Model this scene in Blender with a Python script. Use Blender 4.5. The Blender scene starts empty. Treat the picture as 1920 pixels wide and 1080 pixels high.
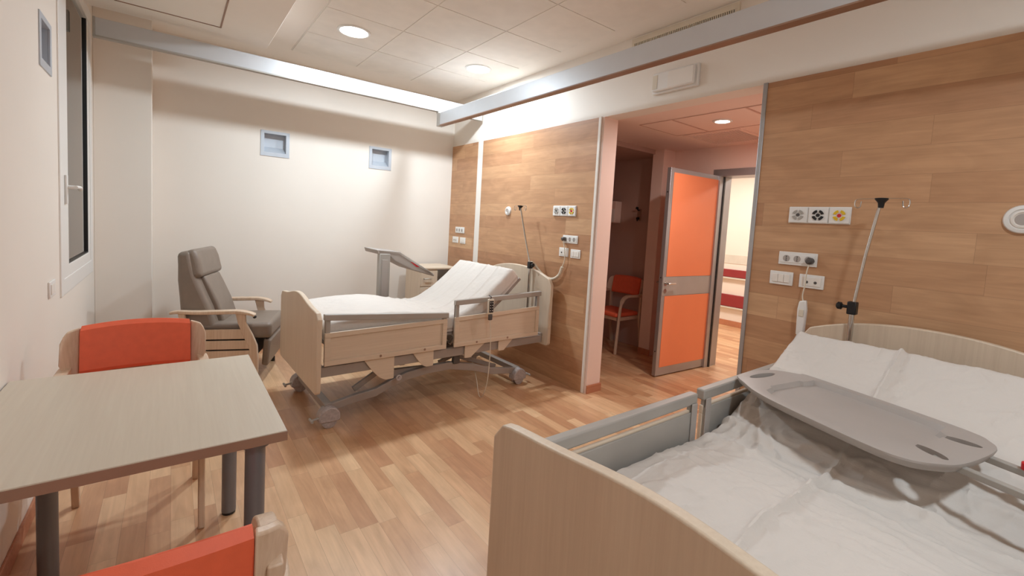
import bpy, bmesh, math, random
from mathutils import Vector, Matrix, noise
R = math.radians
random.seed(7)
SC = bpy.context.scene
COL = SC.collection

# ---------------------------------------------------------------- camera
H = 1.465
def _cam_axes(yaw, pitch, roll):
    cy, sy, cp, sp = math.cos(yaw), math.sin(yaw), math.cos(pitch), math.sin(pitch)
    d = Vector((sy*cp, cy*cp, -sp)); r = Vector((cy, -sy, 0)); u = r.cross(d)
    cr, sr = math.cos(roll), math.sin(roll)
    return cr*r + sr*u, -sr*r + cr*u, d
_x, _u, _d = _cam_axes(R(37.56619855), R(4.00605663), R(3.28132621))
cam_data = bpy.data.cameras.new('camera')
cam_data.sensor_fit = 'HORIZONTAL'; cam_data.sensor_width = 36.0
cam_data.lens = 844.5876/1920*36.0
cam_data.shift_x = -(968.887-960)/1920
cam_data.shift_y = (478.775-540)/1920
cam_data.clip_start = 0.02
cam = bpy.data.objects.new('camera', cam_data); COL.objects.link(cam)
m = Matrix(((_x.x, _u.x, -_d.x, 0), (_x.y, _u.y, -_d.y, 0), (_x.z, _u.z, -_d.z, H), (0, 0, 0, 1)))
cam.matrix_world = m
SC.camera = cam

# ---------------------------------------------------------------- colour, world, exposure
SC.view_settings.view_transform = 'Standard'
SC.view_settings.look = 'None'
SC.view_settings.gamma = 1
SC.view_settings.use_curve_mapping = False
SC.view_settings.exposure = 0.20
world = bpy.data.worlds.new('world'); SC.world = world; world.use_nodes = True
world.node_tree.nodes['Background'].inputs[0].default_value = (0.02, 0.03, 0.05, 1)   # night outside
world.node_tree.nodes['Background'].inputs[1].default_value = 1.0

# light settings (used by the lamp builders below)
ROOM_W, FILL_W, ENTRY_W, CORR_W = 31.0, 26.0, 11.5, 26.0
WARM = (0.81, 0.94, 1.04)
SC.cycles.diffuse_bounces = 10
SC.cycles.max_bounces = 14

# ---------------------------------------------------------------- helpers
def lin(c):
    c = c/255.0
    return c/12.92 if c <= 0.04045 else ((c+0.055)/1.055)**2.4
def rgb(r, g, b): return (lin(r), lin(g), lin(b), 1)

class MB:
    def __init__(s): s.bm = bmesh.new()
    def box(s, x0, x1, y0, y1, z0, z1, M=None):
        vs = [s.bm.verts.new((x, y, z)) for x in (x0, x1) for y in (y0, y1) for z in (z0, z1)]
        if M is not None:
            for v in vs: v.co = M @ v.co
        for q in ((0,1,3,2), (4,6,7,5), (0,4,5,1), (2,3,7,6), (0,2,6,4), (1,5,7,3)):
            s.bm.faces.new([vs[i] for i in q])
        return s
    def prism(s, pts, axis, a0, a1, M=None):
        """pts: 2-D outline in the two other axes (x,y,z order), extruded along axis"""
        def mk(p, a):
            if axis == 'x': c = Vector((a, p[0], p[1]))
            elif axis == 'y': c = Vector((p[0], a, p[1]))
            else: c = Vector((p[0], p[1], a))
            return s.bm.verts.new(M @ c if M is not None else c)
        A = [mk(p, a0) for p in pts]; B = [mk(p, a1) for p in pts]
        n = len(pts)
        s.bm.faces.new(A); s.bm.faces.new(B[::-1])
        for i in range(n):
            s.bm.faces.new((A[i], B[i], B[(i+1) % n], A[(i+1) % n]))
        return s
    def tube(s, path, r, seg=12, closed=False, sx=1.0, cap=True):
        path = [Vector(p) for p in path]; n = len(path); rings = []
        rr = r if isinstance(r, (list, tuple)) else [r]*n
        prev = None
        for i, p in enumerate(path):
            if closed: t = (path[(i+1) % n]-path[i-1])
            else: t = (path[min(i+1, n-1)]-path[max(i-1, 0)])
            t.normalize()
            if prev is None:
                up = Vector((0,0,1)) if abs(t.z) < .9 else Vector((1,0,0))
                a = t.cross(up).normalized()
            else:
                a = (prev - t*prev.dot(t)).normalized()
            prev = a; b = t.cross(a)
            rings.append([s.bm.verts.new(p + (a*math.cos(k*2*math.pi/seg)*sx + b*math.sin(k*2*math.pi/seg))*rr[i]) for k in range(seg)])
        m_ = n if closed else n-1
        for i in range(m_):
            A, B = rings[i], rings[(i+1) % n]
            for k in range(seg):
                s.bm.faces.new((A[k], A[(k+1) % seg], B[(k+1) % seg], B[k]))
        if cap and not closed:
            s.bm.faces.new(rings[0][::-1]); s.bm.faces.new(rings[-1])
        return s
    def lathe(s, prof, c=(0,0,0), axis='z', seg=32):
        """prof: (radius, height) list, capped where radius > 0 at the ends"""
        c = Vector(c); rings = []
        for r, h in prof:
            ring = []
            for k in range(seg):
                a = 2*math.pi*k/seg; x, y = r*math.cos(a), r*math.sin(a)
                if axis == 'z': v = Vector((x, y, h))
                elif axis == 'x': v = Vector((h, x, y))
                else: v = Vector((y, h, x))
                ring.append(s.bm.verts.new(c+v))
            rings.append(ring)
        for A, B in zip(rings, rings[1:]):
            for k in range(seg): s.bm.faces.new((A[k], A[(k+1) % seg], B[(k+1) % seg], B[k]))
        s.bm.faces.new(rings[0][::-1]); s.bm.faces.new(rings[-1])
        return s
    def grid(s, rows):
        V = [[s.bm.verts.new(p) for p in row] for row in rows]
        for i in range(len(V)-1):
            for j in range(len(V[0])-1):
                s.bm.faces.new((V[i][j], V[i][j+1], V[i+1][j+1], V[i+1][j]))
        return V
    def build(s, name, mat, parent=None, bevel=0, seg=2, smooth=True, sub=0, label=None):
        bmesh.ops.recalc_face_normals(s.bm, faces=s.bm.faces)
        me = bpy.data.meshes.new(name); s.bm.to_mesh(me); s.bm.free()
        o = bpy.data.objects.new(name, me); COL.objects.link(o)
        if mat: me.materials.append(mat)
        if parent: o.parent = parent
        if smooth:
            for p in me.polygons: p.use_smooth = True
            me.set_sharp_from_angle(angle=R(35))
        if bevel:
            b = o.modifiers.new('bevel', 'BEVEL'); b.width = bevel; b.segments = seg
            b.limit_method = 'ANGLE'; b.angle_limit = R(35); b.harden_normals = False
        if sub:
            m_ = o.modifiers.new('sub', 'SUBSURF'); m_.levels = sub; m_.render_levels = sub
        if label: o['label'] = label
        return o
def tag(o, label, cat, group=None, kind=None):
    o['label'] = label; o['category'] = cat
    if group: o['group'] = group
    if kind: o['kind'] = kind
    return o
def thing(name, label, cat, loc=(0,0,0), rz=0, group=None):
    o = bpy.data.objects.new(name, None); COL.objects.link(o)
    o.empty_display_size = .1
    o.location = loc; o.rotation_euler = (0, 0, rz)
    return tag(o, label, cat, group)
def struct(mb, name, mat, parent=None, **k):
    o = mb.build(name, mat, parent, **k)
    if not parent: o['kind'] = 'structure'
    return o
def copy_tree(o, parent=None):
    c = o.copy(); COL.objects.link(c); c.parent = parent
    for ch in [x for x in COL.objects if x.parent == o]: copy_tree(ch, c)
    return c
def holes_wall(axis, p0, p1, u0, u1, z0, z1, holes):
    """wall slab normal to axis ('x' or 'y') from p0 to p1 with rectangular holes (ua,ub,za,zb)"""
    us = sorted({u0, u1, *[h[0] for h in holes], *[h[1] for h in holes]})
    zs = sorted({z0, z1, *[h[2] for h in holes], *[h[3] for h in holes]})
    us = [u for u in us if u0 <= u <= u1]; zs = [z for z in zs if z0 <= z <= z1]
    nu, nz = len(us)-1, len(zs)-1
    def solid(i, j):
        if i < 0 or j < 0 or i >= nu or j >= nz: return False
        cu, cz = (us[i]+us[i+1])/2, (zs[j]+zs[j+1])/2
        return not any(h[0] < cu < h[1] and h[2] < cz < h[3] for h in holes)
    b = MB(); cache = {}
    def v(p, u, z):
        k = (p, u, z)
        if k not in cache: cache[k] = b.bm.verts.new((p, u, z) if axis == 'x' else (u, p, z))
        return cache[k]
    for i in range(nu):
        for j in range(nz):
            if not solid(i, j): continue
            a, c, d, e = us[i], us[i+1], zs[j], zs[j+1]
            for p in (p0, p1): b.bm.faces.new((v(p,a,d), v(p,c,d), v(p,c,e), v(p,a,e)))
            for (ii, jj, q) in ((i-1,j,((a,d),(a,e))), (i+1,j,((c,d),(c,e))), (i,j-1,((a,d),(c,d))), (i,j+1,((a,e),(c,e)))):
                if not solid(ii, jj):
                    (ua, za), (ub, zb) = q
                    b.bm.faces.new((v(p0,ua,za), v(p0,ub,zb), v(p1,ub,zb), v(p1,ua,za)))
    return b
def smooth_curve(pts, n=8):
    P = [Vector(p) for p in pts]; P = [2*P[0]-P[1]] + P + [2*P[-1]-P[-2]]
    out = []
    for i in range(1, len(P)-2):
        for k in range(n):
            t = k/n; a, b, c, d = P[i-1:i+3]
            out.append(.5*((2*b)+(c-a)*t+(2*a-5*b+4*c-d)*t*t+(3*b-a-3*c+d)*t**3))
    out.append(P[-2]); return out

# ---------------------------------------------------------------- materials
class NT:
    def __init__(s, name):
        s.m = bpy.data.materials.new(name); s.m.use_nodes = True
        s.t = s.m.node_tree; s.b = s.t.nodes['Principled BSDF']
    def n(s, typ, **k):
        o = s.t.nodes.new(typ)
        for a, v in k.items(): setattr(o, a, v)
        return o
    def l(s, a, b): s.t.links.new(a, b)
    def math(s, op, a, b=None, c=None):
        o = s.n('ShaderNodeMath', operation=op)
        for i, v in enumerate((a, b, c)):
            if v is None: continue
            if isinstance(v, (int, float)): o.inputs[i].default_value = v
            else: s.l(v, o.inputs[i])
        return o.outputs[0]
    def ramp(s, fac, stops, interp='LINEAR'):
        o = s.n('ShaderNodeValToRGB'); o.color_ramp.interpolation = interp
        e = o.color_ramp.elements
        while len(e) < len(stops): e.new(.5)
        for i, (p, c) in enumerate(stops): e[i].position = p; e[i].color = c
        s.l(fac, o.inputs[0]); return o.outputs[0]
    def mix(s, fac, a, b, blend='MIX'):
        o = s.n('ShaderNodeMix', data_type='RGBA', blend_type=blend)
        for sock, v in ((o.inputs[0], fac), (o.inputs[6], a), (o.inputs[7], b)):
            if isinstance(v, (int, float)): sock.default_value = v
            elif isinstance(v, tuple): sock.default_value = v
            else: s.l(v, sock)
        return o.outputs[2]
    def coords(s, which='Object', scale=(1,1,1), rot=(0,0,0)):
        tc = s.n('ShaderNodeTexCoord'); mp = s.n('ShaderNodeMapping')
        mp.inputs['Scale'].default_value = scale; mp.inputs['Rotation'].default_value = rot
        s.l(tc.outputs[which], mp.inputs[0]); return mp.outputs[0]
    def noise(s, vec, scale=5, detail=3, rough=.5, dist=0):
        o = s.n('ShaderNodeTexNoise'); o.inputs['Scale'].default_value = scale
        o.inputs['Detail'].default_value = detail; o.inputs['Roughness'].default_value = rough
        o.inputs['Distortion'].default_value = dist
        s.l(vec, o.inputs['Vector']); return o.outputs['Fac']
    def bump(s, h, strength=.2, dist=.01):
        o = s.n('ShaderNodeBump'); o.inputs['Strength'].default_value = strength
        o.inputs['Distance'].default_value = dist; s.l(h, o.inputs['Height']); s.l(o.outputs[0], s.b.inputs['Normal'])
    def set(s, color=None, rough=None, metal=None, **k):
        if color is not None:
            if isinstance(color, tuple): s.b.inputs['Base Color'].default_value = color
            else: s.l(color, s.b.inputs['Base Color'])
        if rough is not None:
            if isinstance(rough, (int, float)): s.b.inputs['Roughness'].default_value = rough
            else: s.l(rough, s.b.inputs['Roughness'])
        if metal is not None: s.b.inputs['Metallic'].default_value = metal
        for a, v in k.items(): s.b.inputs[a.replace('_', ' ')].default_value = v
        return s.m
def plain(name, c, rough=.5, metal=0, var=.05, scale=6, bump=0, bscale=200, coat=0):
    t = NT(name); v = t.coords('Object'); f = t.noise(v, scale, 3)
    d = tuple(x*(1-var) for x in c[:3])+(1,); u = tuple(min(1, x*(1+var)) for x in c[:3])+(1,)
    t.set(t.ramp(f, [(.3, d), (.7, u)]), rough, metal)
    if bump: t.bump(t.noise(v, bscale, 2), bump, .002)
    if coat: t.b.inputs['Coat Weight'].default_value = coat
    return t.m
def planks(name, long_ax, cross_ax, w, L, stops, rough, grain=.35, seam=.0012, coat=0):
    t = NT(name)
    tc = t.n('ShaderNodeTexCoord'); sp = t.n('ShaderNodeSeparateXYZ'); t.l(tc.outputs['Object'], sp.inputs[0])
    u, v = sp.outputs[long_ax], sp.outputs[cross_ax]
    row = t.math('FLOOR', t.math('DIVIDE', v, w))
    wn = t.n('ShaderNodeTexWhiteNoise', noise_dimensions='1D'); t.l(row, wn.inputs['W'])
    u2 = t.math('ADD', u, t.math('MULTIPLY', wn.outputs['Value'], 7.3))
    cell = t.math('FLOOR', t.math('DIVIDE', u2, L))
    cb = t.n('ShaderNodeCombineXYZ'); t.l(row, cb.inputs[0]); t.l(cell, cb.inputs[1])
    w2 = t.n('ShaderNodeTexWhiteNoise', noise_dimensions='3D'); t.l(cb.outputs[0], w2.inputs['Vector'])
    base = t.ramp(w2.outputs['Value'], stops)
    gv = t.n('ShaderNodeCombineXYZ')
    t.l(t.math('MULTIPLY', u, 1.6), gv.inputs[0]); t.l(t.math('MULTIPLY', v, 26), gv.inputs[1])
    t.l(t.math('MULTIPLY', w2.outputs['Value'], 37), gv.inputs[2])
    g = t.noise(gv.outputs[0], 1.6, 6, .62, .6)
    g2v = t.n('ShaderNodeCombineXYZ')
    t.l(t.math('MULTIPLY', u, 2.2), g2v.inputs[0]); t.l(t.math('MULTIPLY', v, 7), g2v.inputs[1]); t.l(t.math('MULTIPLY', w2.outputs['Value'], 91), g2v.inputs[2])
    g2 = t.noise(g2v.outputs[0], 1.2, 3, .5, 1.5)
    gc = t.ramp(g, [(.28, (1-grain, 1-grain*1.15, 1-grain*1.3, 1)), (.62, (1.0, 1.0, 1.0, 1)), (.8, (1.05, 1.04, 1.03, 1))])
    g2c = t.ramp(g2, [(.3, (.86, .84, .82, 1)), (.7, (1.04, 1.04, 1.04, 1))])
    c = t.mix(1.0, t.mix(1.0, base, gc, 'MULTIPLY'), g2c, 'MULTIPLY')
    def edge(x, s_):
        fr = t.math('MULTIPLY', t.math('FRACT', t.math('DIVIDE', x, s_)), s_)
        return t.math('MINIMUM', fr, t.math('SUBTRACT', s_, fr))
    e = t.math('MINIMUM', edge(v, w), edge(u2, L))
    sm = t.math('LESS_THAN', e, seam)
    c = t.mix(t.math('MULTIPLY', sm, .35), c, (.12, .06, .03, 1))
    t.set(c, rough)
    h = t.math('ADD', t.math('MULTIPLY', g, .25), t.math('MULTIPLY', sm, -.5))
    t.bump(h, .12, .002)
    if coat: t.b.inputs['Coat Weight'].default_value = coat; t.b.inputs['Coat Roughness'].default_value = .25
    return t.m
def laminate(name, c1, c2, ax='z', rough=.4):
    t = NT(name); sc = {'x': (3, 90, 90), 'y': (90, 3, 90), 'z': (90, 90, 3)}[ax]
    f = t.noise(t.coords('Object', sc), 1, 4, .6, .3)
    f2 = t.noise(t.coords('Object', tuple(x/6 for x in sc)), 1, 3, .5, .3)
    g = t.math('ADD', t.math('MULTIPLY', f, .6), t.math('MULTIPLY', f2, .4))
    t.set(t.ramp(g, [(.36, c1), (.62, c2)]), rough); return t.m
def emit(name, c, s):
    t = NT(name); t.set((.8, .8, .8, 1), .4)
    t.b.inputs['Emission Color'].default_value = c; t.b.inputs['Emission Strength'].default_value = s
    return t.m

M_wall = plain('warm_white_paint', rgb(228, 220, 210), .6, var=.015, scale=2, bump=.05, bscale=160)
M_pink = plain('entry_paint', rgb(232, 208, 196), .6, var=.015, scale=2)
M_taupe = plain('taupe_niche_paint', rgb(178, 150, 138), .7, var=.02, scale=2)  # darker taupe than the entry paint
M_line = plain('joint_line', rgb(196, 162, 146), .6)
M_ceil = plain('ceiling_paint', rgb(236, 230, 222), .75, var=.015, scale=3)
M_tile = plain('mineral_ceiling_tile', rgb(234, 229, 221), .8, var=.03, scale=8, bump=.15, bscale=300)
M_floor = planks('oak_strip_parquet', 'Y', 'X', .088, .52,
    [(0, rgb(190, 142, 106)), (.3, rgb(204, 159, 120)), (.6, rgb(214, 172, 132)), (1, rgb(226, 190, 150))], .32, .14, .0008, coat=.15)
M_panel = planks('oak_wall_planks', 'Y', 'Z', .14, 1.35,
    [(0, rgb(178, 132, 98)), (.35, rgb(190, 145, 108)), (.7, rgb(198, 154, 116)), (1, rgb(206, 166, 128))], .45, .15, .0009)
M_white = plain('white_plastic', rgb(226, 224, 220), .35, var=.01)
M_trim = plain('white_corner_trim', rgb(228, 222, 214), .4, var=.01)
M_alu = plain('satin_aluminium', rgb(176, 176, 178), .38, .75, var=.03)
M_rail = plain('grey_painted_rail', rgb(196, 197, 199), .4, .2, var=.02)
M_lam = laminate('pale_maple_laminate', rgb(203, 184, 162), rgb(212, 194, 172), 'z')
M_lamx = laminate('pale_maple_laminate_long', rgb(203, 184, 162), rgb(212, 194, 172), 'x')
M_top = laminate('pale_table_laminate', rgb(196, 184, 166), rgb(202, 191, 173), 'y', .35)
M_edge = plain('brown_edge_band', rgb(150, 118, 98), .5)
M_grey = plain('grey_lacquered_steel', rgb(168, 163, 156), .4, .1)
M_greyb = plain('bed_frame_grey', rgb(158, 148, 140), .45, .15)
M_dgrey = plain('dark_grey_steel', rgb(86, 82, 80), .45, .2)
M_blueg = plain('blue_grey_leg_lacquer', rgb(122, 124, 130), .35, .4)
M_black = plain('black_plastic', rgb(22, 22, 24), .4, var=.02)
M_chrome = plain('polished_chrome', rgb(205, 203, 200), .12, 1.0, var=.01)
M_steel = plain('brushed_steel', rgb(190, 188, 184), .3, .9)
M_orange = plain('orange_upholstery', rgb(226, 100, 66), .55, var=.04, scale=30, bump=.1, bscale=500)
M_dorange = plain('orange_door_laminate', rgb(234, 136, 90), .35, var=.01)
M_beech = laminate('pale_beech', rgb(196, 168, 142), rgb(212, 188, 164), 'z')
M_taupeleather = plain('taupe_leatherette', rgb(128, 114, 102), .42, var=.05, scale=14, bump=.12, bscale=350)
M_tray = plain('grey_moulded_plastic', rgb(168, 160, 154), .42, var=.02)
M_trayd = plain('darker_tray_plastic', rgb(120, 113, 108), .5)
M_bluel = plain('pale_blue_grey_metal', rgb(186, 192, 200), .4, .2)
M_red = plain('dark_red_bumper', rgb(140, 42, 46), .45)
M_redk = plain('red_sticker', rgb(200, 34, 44), .4)
M_yellow = plain('yellow_plastic', rgb(218, 180, 30), .4)
M_band = plain('grey_paint_band', rgb(206, 202, 190), .6)
M_skirt = laminate('wood_skirting', rgb(172, 112, 82), rgb(188, 128, 96), 'x', .45)
M_cream = plain('cream_plastic', rgb(214, 204, 186), .4)
M_lens = emit('downlight_lens', (1.0, .96, .9, 1), 14)
M_lensE = emit('entry_downlight_lens', (1.0, .93, .86, 1), 14)
M_lensC = emit('corridor_lens', (1.0, .97, .90, 1), 5)
def cloth_mat(name, c, s1=.25):
    t = NT(name); v = t.coords('Object')
    a = t.noise(v, 9, 6, .6, .8); b = t.noise(t.coords('Object', (60, 6, 6)), 1, 3, .6)
    w = t.noise(v, 900, 2)
    h = t.math('ADD', t.math('ADD', t.math('MULTIPLY', a, 1.0), t.math('MULTIPLY', b, .35)), t.math('MULTIPLY', w, .05))
    t.set(c, .85); t.bump(h, s1, .02)
    t.b.inputs['Sheen Weight'].default_value = .2
    return t.m
M_sheet = cloth_mat('white_cotton_sheet', rgb(208, 200, 192))
M_matt = plain('mattress_cover', rgb(205, 196, 188), .8, var=.03, bump=.2, bscale=200)
def glassmat():
    t = NT('window_glass')
    tr = t.n('ShaderNodeBsdfTransparent'); tr.inputs[0].default_value = (.90, .94, .90, 1)
    gl = t.n('ShaderNodeBsdfGlossy'); gl.inputs['Roughness'].default_value = .02
    fr = t.n('ShaderNodeFresnel'); fr.inputs[0].default_value = 1.5
    mx = t.n('ShaderNodeMixShader'); t.l(t.math('MULTIPLY', fr.outputs[0], 1.3), mx.inputs[0]); t.l(tr.outputs[0], mx.inputs[1]); t.l(gl.outputs[0], mx.inputs[2])
    t.l(mx.outputs[0], t.t.nodes['Material Output'].inputs[0]); return t.m
M_glass = glassmat()
M_paneback = plain('pale_pane_backing', rgb(236, 238, 226), .55)  # pale backing colour, stands in for the room's reflection in the glass
M_wrap = plain('film_wrapped_castor', rgb(176, 168, 166), .3, .1, var=.15, scale=60, bump=.8, bscale=70)

# ================================================================ THE ROOM
XL, XR, YB, YF, ZC = -.505, 2.904, 5.267, -1.3, 2.99
WP = XR + .012                               # plaster face behind the cladding
struct(MB().box(-.8, 8.2, -1.6, 8.0, -.12, 0), 'floor', M_floor)
# left wall with the window opening
WY0, WY1, WZ0, WZ1 = 3.62, 4.84, .93, 2.84
LY0, LY1, LZ0, LZ1 = 3.165, 3.415, 2.095, 2.345     # recessed square in the left wall
struct(holes_wall('x', XL-.25, XL, YF, YB+.2, 0, 3.1, [(WY0, WY1, WZ0, WZ1), (LY0, LY1, LZ0, LZ1)]), 'wall_left', M_wall, smooth=False)
V1, V2 = (.727, .957, 2.030, 2.246), (1.832, 2.062, 2.030, 2.246)
struct(holes_wall('y', YB, YB+.2, XL-.25, WP+.2, 0, 3.1, [V1, V2]), 'wall_back', M_wall, smooth=False)
struct(MB().box(XL-.25, XR+.2, YF-.2, YF, 0, 3.1), 'wall_front', M_wall, smooth=False)
OY0, OY1, OZ = 1.363, 2.70, 2.412
struct(holes_wall('x', WP, WP+.16, YF, YB, 0, 3.1, [(OY0, OY1, -.01, OZ)]), 'wall_right', M_wall, smooth=False)
# pillar box in the far left corner
struct(MB().box(XL, -.137, 5.03, YB, 0, 3.0), 'wall_column', M_wall, bevel=.004)
# ceilings
cb = struct(MB().box(XL-.2, WP+.1, YF, YB+.1, ZC, 3.15), 'ceiling', M_ceil, smooth=False)
tl = MB(); tx = [.90+.601*i for i in range(4)]; ty = [4.856-.606*i for i in range(11)]
for i in range(3):
    for j in range(10):
        tl.box(tx[i]+.004, tx[i+1]-.004, ty[j+1]+.004, ty[j]-.004, ZC-.008, ZC+.001)
tl.build('ceiling_tiles', M_tile, cb, smooth=False)
gr = MB()
for i in range(4): gr.box(tx[i]-.0035, tx[i]+.0035, ty[-1], ty[0], ZC-.0045, ZC+.001)
for j in range(11): gr.box(tx[0], tx[-1], ty[j]-.0035, ty[j]+.0035, ZC-.0044, ZC+.001)
gr.build('grid_bars', M_trim, cb, smooth=False)
SOF = 2.85
sf = struct(MB().box(XL, .650, YF, 4.565, SOF, ZC), 'ceiling', M_ceil, bevel=.003)
hp = MB()
for (a, b, c, d) in ((-.32, .302, 4.305, 4.315), (-.32, .302, 3.70, 3.71), (-.32, -.31, 3.70, 4.315), (.292, .302, 3.70, 4.315)):
    hp.box(a, b, c, d, SOF-.004, SOF+.002)
hp.build('hatch_frame', M_edge, sf, smooth=False)
MB().box(-.308, .290, 3.712, 4.303, SOF-.001, SOF+.001).build('hatch_panel', M_ceil, sf, bevel=.001)

# oak cladding and trims on the right (head) wall
ZW = 2.412
trim_n = [0]
def trim(mb, mat, **k):
    trim_n[0] += 1
    return struct(mb, 'trim_%d' % trim_n[0], mat, **k)
trim(MB().box(XR, WP, 4.652, YB, 0, ZW), M_panel, smooth=False)
trim(MB().box(XR, WP, 2.728, 4.540, 0, ZW), M_panel, smooth=False)
trim(MB().box(XR, WP, YF, 1.345, 0, ZW), M_panel, smooth=False)
trim(MB().box(XR+.004, WP, 4.540, 4.652, 0, ZW), M_trim, smooth=False)
trim(MB().box(XR-.004, WP, 2.700, 2.728, 0, ZW+.004), M_trim, bevel=.002)
trim(MB().box(XR-.006, WP+.04, 1.345, 1.372, 0, ZW+.004), M_alu, bevel=.003)

# ================================================================ entry, niche, corridor
AX1 = 4.68
struct(MB().box(WP-.001, 3.086, 2.674, 2.699, 0, OZ+.001), 'wall_entry_left', M_pink, smooth=False)
struct(MB().box(WP+.16, AX1+.3, OY0-.15, OY0, 0, 2.6), 'wall_entry_right', M_pink, smooth=False)
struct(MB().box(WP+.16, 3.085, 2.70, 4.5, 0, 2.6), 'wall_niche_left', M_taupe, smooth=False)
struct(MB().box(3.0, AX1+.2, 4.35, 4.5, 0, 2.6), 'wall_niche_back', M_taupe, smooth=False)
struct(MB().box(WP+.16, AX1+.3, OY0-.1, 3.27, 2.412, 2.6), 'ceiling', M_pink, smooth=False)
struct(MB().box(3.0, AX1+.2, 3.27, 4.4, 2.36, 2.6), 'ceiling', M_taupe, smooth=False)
DY0, DY1, DZ = 1.68, 2.60, 2.115
struct(holes_wall('x', AX1, AX1+.17, OY0-.15, 3.30, 0, 2.6, [(DY0, DY1, -.01, DZ)]), 'wall_entry_end', M_pink, smooth=False)
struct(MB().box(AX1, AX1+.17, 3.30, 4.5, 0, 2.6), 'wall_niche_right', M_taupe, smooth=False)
struct(MB().box(4.46, AX1, 3.15, 3.30, 0, 2.412), 'wall_pier', M_pink, bevel=.003)
# skirting
sk = [0]
def skirt(side, *a):
    o = struct(MB().box(*a), 'baseboard_'+side, M_skirt, bevel=.002); return o
skirt('entry_left', XR+.006, 3.098, 2.662, 2.674, 0, .075)
skirt('niche_left', 3.085, 3.095, 2.678, 4.35, 0, .075)
skirt('entry_end', AX1-.01, AX1, 2.68, 3.15, 0, .075)
skirt('pier', 4.45, 4.46, 3.14, 3.30, 0, .075)
skirt('back', -.137, XR, YB-.01, YB, 0, .075)
skirt('left', XL, XL+.01, YF, 5.03, 0, .075)
skirt('column', XL, -.137, 5.02, 5.03, 0, .075)
# corridor
CX = 7.25
cw = struct(MB().box(CX, CX+.15, -1.5, 7.5, 0, 2.8), 'wall_corridor', M_wall, smooth=False)
MB().box(CX-.006, CX, -1.5, 7.5, 1.02, 1.16).build('grey_paint_band', M_band, cw, smooth=False)
struct(MB().box(AX1+.17, CX+.15, -1.65, -1.5, 0, 2.8), 'wall_corridor_near', M_wall, smooth=False)
struct(MB().box(AX1+.17, CX+.15, 7.5, 7.65, 0, 2.8), 'wall_corridor_far', M_wall, smooth=False)
struct(MB().box(AX1+.17, CX+.15, -1.6, 7.6, 2.62, 2.8), 'ceiling', M_ceil, smooth=False)
struct(holes_wall('x', AX1+.17, AX1+.21, -1.5, 7.5, 0, 2.7, [(DY0, DY1, -.01, DZ)]), 'wall_corridor_room_side', M_wall, smooth=False)
skirt('corridor', CX-.015, CX, -1.5, 7.5, 0, .09)
for (z0, z1, nm) in ((.80, .925, 'upper'), (.32, .515, 'lower')):
    t = thing('bumper_rail', 'dark red %s wall bumper rail in the corridor beyond the door' % nm, 'bumper rail', (CX-.02, 3.0, z0), 0, 'red corridor bumpers')
    MB().box(-.022, .018, -4.4, 4.4, 0, z1-z0).build('rail_board', M_red, t, bevel=.008)
    MB().box(-.026, .018, -4.4, 4.4, -.03, -.004).build('backing_strip', M_band, t, bevel=.003)

# ---------------------------------------------------------------- window
w = struct(holes_wall('x', XL-.02, XL+.008, WY0-.03, 4.885, WZ0-.035, WZ1+.04, [(WY0+.06, WY1-.04, WZ0+.06, WZ1-.05)]), 'window_1', M_white, bevel=.003)
SY0, SY1, SZ0, SZ1 = 3.70, 4.79, .985, 2.86
holes_wall('x', XL-.05, XL+.004, SY0, SY1, SZ0, SZ1, [(3.86, 4.712, 1.060, 2.845)]).build('sash', M_white, w, bevel=.004)
holes_wall('x', XL-.020, XL-.001, 3.8605, 4.7115, 1.0605, 2.8445, [(3.868, 4.703, 1.069, 2.836)]).build('glazing_gasket', M_black, w)
MB().box(XL-.018, XL-.013, 3.866, 4.705, 1.067, 2.838).build('pane', M_glass, w, smooth=False)
MB().box(XL-.012, XL+.0015, 3.685, 3.701, SZ0, SZ1).build('sash_gap', M_black, w, smooth=False)
MB().box(XL-.12, XL-.09, WY0, WY1, WZ0, WZ1).build('pane_backing', M_paneback, w, smooth=False)  # added slab behind the glass so the pane reads paler
hd = MB(); hd.box(XL+.004, XL+.016, 3.735, 3.775, 1.43, 1.60)
hd.build('handle_plate', M_white, w, bevel=.004)
hd = MB(); hd.tube([(XL+.01, 3.755, 1.53), (XL+.055, 3.755, 1.53)], .011)
hd.tube(smooth_curve([(XL+.050, 3.745, 1.53), (XL+.058, 3.80, 1.532), (XL+.056, 3.86, 1.53), (XL+.052, 3.90, 1.52)], 5), .010, sx=1.2)
hd.build('handle', M_white, w)

# ---------------------------------------------------------------- recessed squares
def recess(label, M, depth=.075):
    """local: opening in x (width), z (height), recess towards +y; frame on the room side"""
    t = thing('recessed_wall_light', label, 'wall light', (0,0,0), 0, 'recessed square wall lights')
    t.matrix_world = M
    w_, h_ = .125, .12
    b = holes_wall('y', -.006, .004, -w_-.008, w_+.008, -h_-.008, h_+.008, [(-.1, .1, -.088, .1)])
    b.build('frame', M_bluel, t, bevel=.001)
    b = MB()
    b.bm.faces.new([b.bm.verts.new(p) for p in ((-.1, .004, -.088), (.1, .004, -.088), (.1, depth, -.03), (-.1, depth, -.03))])
    b.bm.faces.new([b.bm.verts.new(p) for p in ((-.1, depth, -.03), (.1, depth, -.03), (.1, depth, .1), (-.1, depth, .1))])
    for s_ in (-.1, .1):
        b.bm.faces.new([b.bm.verts.new(p) for p in ((s_, .004, -.088), (s_, depth, -.03), (s_, depth, .1), (s_, .004, .1))])
    b.bm.faces.new([b.bm.verts.new(p) for p in ((-.1, .004, .1), (.1, .004, .1), (.1, depth, .1), (-.1, depth, .1))])
    so = b.build('housing', M_bluel, t, smooth=False)
    s2 = so.modifiers.new('s', 'SOLIDIFY'); s2.thickness = .003; s2.offset = 0
    return t
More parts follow.
